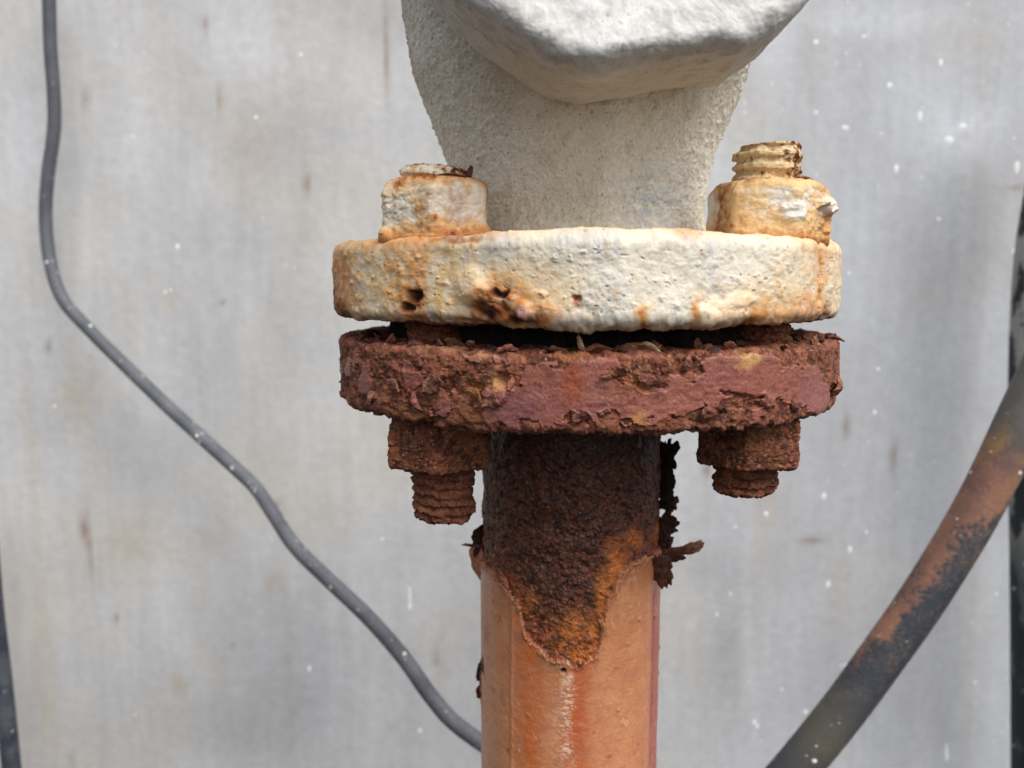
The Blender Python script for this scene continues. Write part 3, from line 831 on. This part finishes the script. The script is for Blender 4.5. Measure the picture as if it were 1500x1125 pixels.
for i, (u, v, out, a1, a2, r1, r2, cu, tone) in enumerate((
        (722, 585, .0011, (1, 0, .2), (0, .4, 1), .0026, .0020, .35, (136, 92, 76)),
        (748, 566, .0010, (.3, 0, 1), (1, 0, 0), .0022, .0008, .8, (150, 88, 66)),
        (700, 575, .0009, (1, 0, -.4), (0, .3, 1), .0026, .0010, .5, (140, 92, 56)),
        (612, 590, .0010, (-.5, 0, 1), (1, 0, .3), .0030, .0010, .4, (146, 90, 76)),
        (955, 556, .0010, (1, 0, -.3), (0, .2, 1), .0034, .0014, .4, (118, 72, 58)),
        (1003, 535, .0010, (.4, 0, 1), (1, 0, 0), .0022, .0010, .5, (120, 74, 62)),
        (1118, 590, .0012, (.3, 0, 1), (1, 0, 0), .0024, .0016, .5, (128, 78, 66)),
        (1160, 592, .0012, (.2, 0, 1), (1, 0, 0), .0022, .0016, .5, (120, 72, 62)),
        (640, 560, .0010, (1, 0, .3), (0, 0, 1), .0034, .0022, .3, (140, 92, 76)), (585, 565, .0010, (1, 0, -.3), (0, 0, 1), .0030, .0018, .4, (128, 84, 66)), (900, 545, .0010, (1, 0, .2), (0, 0, 1), .0030, .0016, .4, (124, 76, 58)),
        (1040, 600, .0010, (1, 0, .2), (0, 0, 1), .0028, .0018, .4, (112, 68, 56)), (545, 585, .0010, (.5, 0, 1), (1, 0, 0), .0026, .0016, .4, (138, 92, 76)),
        (850, 607, .0010, (1, 0, .3), (0, 0, 1), .0022, .0014, .4, (142, 88, 78)),
        (1218, 568, .0018, (0, -.3, 1), (1, 0, 0), .0028, .0020, .4, (136, 88, 70)))):
    p, d, tg = on_rim(u, v, out)
    f1 = tg * a1[0] + d * .25 + UPV * a1[2]; f2 = tg * a2[0] + d * .2 + UPV * a2[2]
    flake('rust_flake', pipe_thing, p, f1, f2, r1, r2, cu, 360 + i, tone)
rsf = np.random.RandomState(21)
for i in range(46):
    f = rsf.uniform(-1.35, 1.35); r_ = LR - rsf.uniform(.0005, .011)
    p = np.array((r_ * math.sin(f), -r_ * math.cos(f), LZ1 + rsf.uniform(.0001, .0010)))
    a1 = np.array((math.cos(f), math.sin(f), 0)) * rsf.uniform(-1, 1) + np.array((math.sin(f), -math.cos(f), 0)) * rsf.uniform(-1, 1) + UPV * rsf.uniform(-.2, .5)
    a2 = rsf.normal(size=3); 
    tone = [(110, 68, 52), (84, 50, 40), (140, 92, 66), (64, 40, 34)][i % 4]
    flake('rust_flake', pipe_thing, p, a1, a2, rsf.uniform(.0010, .0030), rsf.uniform(.0006, .0015), rsf.uniform(-.5, .5), 400 + i, tone, n_r=7, n_t=34, thick=.0005)
for i, (u, v, a1, r1, r2, tone) in enumerate(((851, 507, (-.4, -.3, .9), .0028, .0007, (206, 176, 140)), (955, 508, (.8, -.3, -.5), .0026, .0008, (198, 170, 136)), (930, 510, (1, -.3, .1), .0040, .0016, (136, 92, 66)),
                                              (875, 511, (1, -.2, .1), .0030, .0014, (132, 86, 60)), (740, 512, (1, 0, .2), .0026, .0014, (128, 80, 66)), (812, 514, (1, 0, .1), .0034, .0012, (140, 92, 66)))):
    p = at(u, v, .186); flake('rust_flake', pipe_thing, p, a1, (0, -.6, .8), r1, r2, .25, 460 + i, tone, n_r=8, n_t=40)

# rotten gasket between the flanges
T = 420
phi = angles(T)
rr = np.concatenate((np.linspace(.030, .058, 14), np.full(18, .0585), np.linspace(.058, .030, 14)))
zz = np.concatenate((np.full(14, UZ0 + .0004), np.linspace(UZ0 + .0004, LZ1 - .0004, 18), np.full(14, LZ1 - .0004)))
PH = np.broadcast_to(phi, (len(rr), T))
edge_n = fbm(cyl_xyz(np.full(T, 58.), phi, phi * 0), .12, 4, 500) * 1.6
P = cyl_xyz(np.broadcast_to(rr[:, None], PH.shape) * (1 + .035 * edge_n)[None, :], PH, np.broadcast_to(zz[:, None], PH.shape))
P = P + (np.stack([fbm(P * 1000, .6, 4, 510 + k_) for k_ in range(3)], -1) * np.array((1, 1, .15)) * .0009)
nq = fbm(P * 1000, .5, 4, 520)
gas = grid_obj('gasket', P, mix(lin(24, 18, 16), lin(48, 36, 30), ss(-.1, .6, nq)), .95, M_RUST)
gas['label'], gas['category'] = 'crumbling black gasket squeezed in the dark gap between the two flanges', 'gasket'


# ------------------------------------------------------------------ stud bolts with nuts
def nut(parent, c, z0, z1, af, rot, painted, seed, name='nut', lumps=()):
    T = 300
    th = np.linspace(-math.pi, math.pi, T, endpoint=False)
    a = af / 2
    hexr = a / np.cos(((th - rot + math.pi / 6) % (math.pi / 3)) - math.pi / 6)
    hexr = np.minimum(hexr, a * 1.135)
    H = z1 - z0
    rows = [(.30, z0), (.55, z0), (.80, z0)] + [(.80 + .2 * math.sin(x), z0 + .0012 * (1 - math.cos(x))) for x in np.linspace(.1, math.pi / 2, 10)]
    rows += [(1., z) for z in np.linspace(z0 + .0012, z1 - .0022, 66)[1:]]
    rows += [(1 - .16 * (1 - math.cos(x)), z1 - .0022 + .0022 * math.sin(x)) for x in np.linspace(0, math.pi / 2, 14)[1:]]
    rows += [(k_, z1) for k_ in (.78, .7, .6, .5, .4, .3)]
    rows = np.array(rows)
    # chamfered crown: corners roll off more than flats
    over = (hexr / a - 1)[None, :] * ss(z1 - .0035, z1, rows[:, 1])[:, None]
    R2 = rows[:, :1] * hexr[None, :] * (1 - .8 * over)
    Z2 = np.broadcast_to(rows[:, 1:2], R2.shape)
    P = cyl_xyz(R2, np.broadcast_to(th, R2.shape), Z2)
    N = normals(P)
    if np.sum(N[30, 0] * P[30, 0] * (1, 1, 0)) < 0: N = -N
    q = P * 1000 + seed * 37.7
    n1 = fbm(q, .13, 4, seed); n2 = fbm(q, .5, 4, seed + 3); n3 = fbm(q, 1.5, 3, seed + 5)
    hr, cr = rust_fields(q, seed)
    hz = (Z2 - z0) / H
    if painted:
        col = np.ones_like(P) * lin(222, 214, 198)
        col = mix(col, lin(204, 200, 190), ss(-.1, .5, n1)); 
        st = np.clip(painted[0] + .2 + ss(.40, 0.02, hz) * .7 + ss(.75, 1., hz) * .55 + .7 * n1, 0, 1)
        col = mix(col, lin(222, 184, 132), ss(.25, .8, st + .3 * n2))
        o = ss(.35, .95, ss(.28, 0., hz) * .9 + ss(.8, 1, hz) * .5 + .8 * n1 + .5 * n2 + painted[1])
        col = mix(col, lin(190, 122, 68), o * .8)
        r_ = ss(.55, 1.0, ss(.16, 0., hz) * .6 + ss(.88, 1, hz) * .4 + .8 * n1 + .7 * n2 + painted[1])
        for (ang_, w_, amt) in painted[2]:
            r_ = np.maximum(r_, np.exp(-((((th - ang_ + math.pi) % (2 * math.pi)) - math.pi) / w_) ** 2)[None, :] * amt * np.clip(.7 + .9 * n2, 0, 1))
        col = mix(col, mix(lin(110, 58, 34), lin(156, 92, 50), ss(-.3, .4, n3)), np.clip(r_, 0, 1))
        h = .40 * n1 + .30 * n2 + .08 * n3 + r_ * .35 * hr
        foot = ss(.10, 0, hz); h += foot * (.8 + .9 * n2)
        mat, ro = M_PAINT, .68 + .2 * r_
    else:
        col, h, mat, ro = cr, hr * .9 + .3 * n1 + .25 * n3, M_RUST, .9
        d3, r3 = cells(q, 1.1, seed + 8); h = h + .28 * ss(.6, .1, d3) * r3; col = mix(col, lin(176, 126, 90), ss(.7, .95, r3) * ss(.55, .2, d3) * .7); col = mix(col, lin(128, 82, 52), ss(.1, .6, n1 + .3 * n2) * .3); col = col * .92
    for (ang_, hz_, ra, rz, dep, c_) in lumps:
        da = (((th - ang_ + math.pi) % (2 * math.pi)) - math.pi)[None, :] * a * 1000 + n2 * 1.2
        m = 1 - ss(.5, 1.3, np.sqrt((da / ra) ** 2 + (((hz - hz_) * H * 1000 + n1) / rz) ** 2))
        h = h + dep * m * (.8 + .5 * n2)
        if c_: col = mix(col, lin(*c_), m * .85)
    P = P + N * (h * .001)[..., None]
    P = P + np.array((c[0], c[1], 0))
    return grid_obj(name, P, col, ro, mat, parent)


def shank(parent, c, z0, z1, r, seed, tone_fn, mat, up, name='threaded_end', tilt=0.0, pitch=.0024, depth=.0010):
    """threaded stub from z0 to its free end z1, closed by a rough cap"""
    T = 240
    th = np.linspace(-math.pi, math.pi, T, endpoint=False)
    nrow = 90
    zs = np.linspace(z0, z1, nrow)
    Z2 = np.broadcast_to(zs[:, None], (nrow, T)).copy()
    wv = fbm(np.stack((np.cos(th)[None, :] * 3 + Z2 * 0, np.sin(th)[None, :] * 3 + Z2 * 0, Z2 * 400), -1), .5, 3, seed + 9)
    tri = np.abs(((Z2 / pitch + .28 * wv + th[None, :] / (2 * math.pi)) % 1) - .5) * 2
    R2 = r - depth * (1 - ss(.15, .8, tri)) * np.clip(.8 + .8 * wv, .2, 1.3)
    endf = ss(.86, 1., np.linspace(0, 1, nrow))[:, None]
    R2 = R2 - endf * .0010
    caps = np.array([.93, .8, .6, .4, .2, .02])
    Rc = R2[-1:] * caps[:, None]
    R2 = np.concatenate((R2, Rc)); Z2 = np.concatenate((Z2, np.broadcast_to(z1 + (1 if z1 > z0 else -1) * .0006 * (1 - caps[:, None] ** 2), Rc.shape)))
    TH = np.broadcast_to(th, R2.shape)
    Z2 = Z2 + tilt * R2 * np.sin(TH) * ss(0, 1, np.abs(Z2 - z0) / abs(z1 - z0))
    P = cyl_xyz(R2, TH, Z2)
    q = P * 1000 + seed * 23.3
    hr, cr = rust_fields(q, seed)
    n1 = fbm(q, .25, 4, seed + 1); n2 = fbm(q, .8, 4, seed + 2)
    rad = cyl_xyz(np.ones_like(R2), TH, R2 * 0)
    col, amp = tone_fn(n1, n2, cr, tri, P)
    P = P + rad * (amp * (.5 * hr + .5 * n1) * .001)[..., None]
    P[..., 2] += (.0004 * amp * n2)
    P = P + np.array((c[0], c[1], 0))
    return grid_obj(name, P, col, .85, mat, parent, flip=(z1 < z0))


def pale_tone(base, stain, amt):
    def f(n1, n2, cr, tri, P):
        c = np.ones_like(P) * lin(*base)
        c = mix(c, lin(*stain), ss(-.2, .5, n1 + amt))
        c = mix(c, lin(120, 70, 40), ss(.25, .7, n2 + amt * .6 + .5 * ss(.0, .006, P[..., 0])))
        return c, np.full(n1.shape, .7)
    return f


def rust_tone(n1, n2, cr, tri, P):
    c = mix(cr, lin(116, 70, 48), np.full(n1.shape, .45)); c = mix(c, lin(150, 96, 60), ss(.2, .7, n2) * .5)
    return c, np.full(n1.shape, 1.9)


BY = -0.041
# left bolt
bl = empty('stud_bolt', 'left rusty stud bolt with stub barely above its stained upper nut', 'bolt', (0, 0, 0), 'bolts clamping the flanges')
cL = (-0.0414, BY)
nut(bl, cL, UZ1 - .0006, .0252, .0258, R_(-30), (.25, .22, [(R_(25), .35, .55), (R_(-5), .22, .5), (R_(80), .5, .6)]), 601, 'upper_nut',
    [(R_(60), .05, 4, 3, 1.6, (196, 140, 84)), (R_(-60), .06, 3, 2.0, 1.4, (206, 150, 96)), (R_(-40), .6, 5, 4, .6, None)])
shank(bl, (cL[0] - .0004, BY), .0232, .0284, .0088, 611, pale_tone((226, 216, 196), (204, 160, 108), .1), M_PAINT, True, tilt=-.06)
nut(bl, (-.0408, BY), -.0486, LZ0 + .0007, .0254, R_(28), None, 621, 'lower_nut', [(R_(20), .85, 2, 1.2, .8, (140, 92, 76))])
shank(bl, (-.0404, BY), -.0470, -.0630, .0083, 631, rust_tone, M_RUST, False, tilt=-.05)
shank(bl, (-.0410, BY), LZ1 - .002, UZ0 + .002, .0086, 641, rust_tone, M_RUST, True, name='shank')
# right bolt
br = empty('stud_bolt', 'right stud bolt with ridged threads standing tall above its cream nut', 'bolt', (0, 0, 0), 'bolts clamping the flanges')
cR = (0.0432, BY)
nut(br, cR, UZ1 - .0006, .0246, .0264, R_(-17), (.40, .08, [(R_(-72), .32, .95), (R_(62), .3, .45), (R_(-40), .08, .4)]), 602, 'upper_nut',
    [(R_(64), .58, 3.6, 2.6, 2.4, (222, 214, 200)), (R_(66), .28, 3.4, 2.4, 1.0, (206, 146, 82)), (R_(10), .45, 3.0, 2.2, .7, (232, 228, 220)), (R_(75), .05, 5, 2.5, .8, (208, 150, 90)), (R_(-70), .1, 4, 2.5, 1.0, (150, 92, 52))])
shank(br, (cR[0] - .0004, BY), .0226, .0338, .0086, 612, pale_tone((214, 190, 150), (206, 178, 134), .1), M_PAINT, True, tilt=.05, depth=.0013, pitch=.0031)
nut(br, (.0404, BY), -.0480, LZ0 + .0007, .0250, R_(14), None, 622, 'lower_nut')
shank(br, (.0404, BY), -.0465, -.0560, .0083, 632, rust_tone, M_RUST, False, tilt=.06)
shank(br, (.0420, BY), LZ1 - .002, UZ0 + .002, .0086, 642, rust_tone, M_RUST, True, name='shank')
p = np.array((cR[0] + .0072, BY - .004, .0252)); flake('rust_flake', br, p, (1, -.1, -.15), (.1, -1, .2), .0036, .0016, .2, 651, (130, 92, 64), n_r=8, n_t=40)
p = np.array((cL[0] + .0086, BY - .004, .0266)); flake('rust_flake', bl, p, (.25, 0, 1), (1, -.4, 0), .0020, .0008, .4, 652, (96, 52, 38), n_r=8, n_t=40)
p = np.array((cL[0] + .0050, BY - .0075, .0256)); flake('rust_flake', bl, p, (1, .25, -.1), (0, -1, .3), .0042, .0012, .2, 653, (70, 36, 24), n_r=8, n_t=40)


# ------------------------------------------------------------------ cables on the wall
def tube(name, pts, r, label, cat, colour_fn, rings, T=40, lump=.0):
    pts = np.array(pts, float)
    pp = np.concatenate((2 * pts[:1] - pts[1:2], pts, 2 * pts[-1:] - pts[-2:-1]))
    out = []
    nseg = len(pts) - 1
    tt = np.linspace(0, nseg - 1e-6, rings)
    for t_ in tt:
        i = int(t_); f = t_ - i
        a, b_, c_, d_ = pp[i], pp[i + 1], pp[i + 2], pp[i + 3]
        out.append(.5 * ((2 * b_) + (-a + c_) * f + (2 * a - 5 * b_ + 4 * c_ - d_) * f * f + (-a + 3 * b_ - 3 * c_ + d_) * f ** 3))
    C = np.array(out)
    tg = np.gradient(C, axis=0); tg /= np.linalg.norm(tg, axis=1)[:, None]
    ref = np.array((0, -1., 0))
    e1 = ref - tg * (tg @ ref)[:, None]; e1 /= np.linalg.norm(e1, axis=1)[:, None]
    e2 = np.cross(tg, e1)
    th = np.linspace(0, 2 * math.pi, T, endpoint=False)
    L = np.concatenate(([0], np.cumsum(np.linalg.norm(np.diff(C, axis=0), axis=1))))
    TH = np.broadcast_to(th, (rings, T)); LL = np.broadcast_to(L[:, None], TH.shape)
    D = np.cos(TH)[..., None] * e1[:, None, :] + np.sin(TH)[..., None] * e2[:, None, :]
    q = np.stack((LL * 1000, np.cos(TH) * r * 1000, np.sin(TH) * r * 1000), -1)
    col, h = colour_fn(q, TH, LL, L[-1])
    rad = r * (1 + lump * fbm(q, .02, 3, 5))
    P = C[:, None, :] + D * (rad + h * .001)[..., None]
    o = grid_obj(name, P, col, .6, M_RUBBER, None)
    o['label'], o['category'] = label, cat
    return o


def dusty(base, dust, amt, specks, seed):
    def f(q, TH, LL, L):
        n1 = fbm(q, .06, 4, seed); n2 = fbm(q, .5, 3, seed + 3)
        c = np.ones_like(q) * lin(*base)
        c = mix(c, lin(*dust), np.clip(amt + .22 * n1 + .15 * n2, 0, 1) * (.4 + .9 * LL / L))
        d, r_ = cells(q, .16, seed)
        m = ss(.20, .12, d) * (r_ < specks)
        d2, r2 = cells(q, .35, seed + 2)
        m = np.maximum(m, ss(.24, .14, d2) * (r2 < specks * .6) * .8)
        return mix(c, lin(232, 232, 230), m), .03 * n1 + .15 * m
    return f


cp = [(71, -60), (72, 0), (74, 70), (79, 140), (79, 190), (70, 260), (67, 320), (74, 385), (92, 438), (130, 482), (180, 532), (240, 590), (300, 645), (345, 686),
      (375, 715), (400, 752), (432, 800), (480, 848), (540, 905), (590, 962), (630, 1018), (665, 1058), (720, 1098), (800, 1150), (900, 1230)]
W = WALL_Y - CAM[1]
pts = [at(u, v, W - .030 - .17 * ss(300, 1150, np.array(float(v)))) for u, v in cp]
tube('thin_cable', pts, .0042, 'thin grey cable snaking down the wall and passing behind the pipe', 'cable', dusty((70, 73, 82), (146, 147, 150), .26, .14, 700), 900, 28)
cp = [(-25, 700), (-17, 800), (-8, 900), (4, 1000), (17, 1125), (30, 1250), (36, 1400)]
pts = [at(u, v, W - .05) for u, v in cp]
tube('black_cable', pts, .0062, 'short stretch of dark cable with pale scuffs in the bottom left corner', 'cable', dusty((50, 54, 64), (160, 164, 168), .10, .05, 720), 300, 36)


def worn(q, TH, LL, L):
    n1 = fbm(q * (.35, 1, 1), .10, 4, 741); n2 = fbm(q, .4, 3, 745)
    c = np.ones_like(q) * lin(46, 50, 54)
    up = ss(L * .62, L * .45, LL)
    c = mix(c, lin(168, 168, 164), ss(-.12, .12, n1 + .15 * n2) * up * .9)
    c = mix(c, lin(120, 124, 128), ss(.2, .6, n1) * (1 - up) * .5)
    d, r_ = cells(q, .12, 748)
    return mix(c, lin(222, 222, 222), ss(.16, .1, d) * (r_ < .2)), .2 * n1


cp = [(1570, 120), (1545, 220), (1530, 300), (1518, 380), (1512, 470), (1509, 570), (1509, 680), (1510, 800), (1511, 950), (1511, 1130), (1511, 1300)]
pts = [at(u, v, W - .060) for u, v in cp]
tube('black_hose', pts, .0128, 'upright black hose with worn grey patches along the right edge', 'hose', worn, 500, 48)


def hose_col(q, TH, LL, L):
    q = q * 1.3; n1 = fbm(q, .05, 4, 761); n2 = fbm(q, .35, 4, 765); n3 = fbm(q, .9, 3, 768)
    s = LL / L
    c = np.ones_like(q) * lin(58, 63, 71)
    c = mix(c, lin(96, 92, 84), ss(-.2, .5, n1) * .6)
    # brown paint smeared on its upper left flank
    side = np.sin(TH)                        # +1 = towards upper left
    pa = ss(.26, .34, s) * ss(.70, .60, s)
    m = ss(-.12, .18, side - .42 + .7 * n1 + .55 * n2 + .35 * n3 + 1.1 * ss(.43, .33, s) - .45 * ss(.44, .62, s)) * pa * np.clip(.8 + .5 * n1, 0, 1)
    c = mix(c, lin(150, 106, 86), m * .85)
    lo = ss(.2, .5, n2 + .5 * n3) * ss(-.5, -.8, side) * pa; c = mix(c, lin(178, 126, 84), lo * .8)
    top = ss(.34, .22, s); c = mix(c, lin(112, 108, 102), top * .65)
    ol = np.exp(-((s - .31) / .035) ** 2); c = mix(c, lin(150, 116, 72), ol * ss(-.1, .4, n1) * .7)
    ol = np.exp(-((s - .74) / .06) ** 2); c = mix(c, lin(98, 92, 78), ol * .6)
    ed = ss(.05, .0, np.abs(n2 + .1)) * pa; c = mix(c, lin(188, 138, 96), ed * .35)
    sc_ = ss(.035, .0, np.abs(fbm(q * (1, .5, .5), .30, 3, 781))) * ss(.0, .4, n1 + .2); c = mix(c, lin(176, 136, 104), sc_ * .5 * ss(.25, .32, s) * ss(.66, .56, s)); c = mix(c, lin(130, 130, 128), sc_ * .3)
    d, r_ = cells(q, .10, 771); w = ss(.16, .11, d) * (r_ < .25)
    d, r_ = cells(q, .28, 775); w = np.maximum(w, ss(.16, .10, d) * (r_ < .14))
    c = mix(c, lin(228, 226, 220), w)
    return c, .15 * m + .08 * n2 + .3 * w


cp = [(1620, 330), (1575, 430), (1535, 530), (1496, 612), (1460, 690), (1425, 758), (1385, 825), (1340, 895), (1290, 965), (1235, 1040), (1172, 1118), (1110, 1190), (1030, 1280)]
pts = [at(u, v, .365) for u, v in cp]
tube('paint_smeared_hose', pts, .0100, 'thick dark hose smeared with brown paint sweeping across the lower right', 'hose', hose_col, 900, 96)
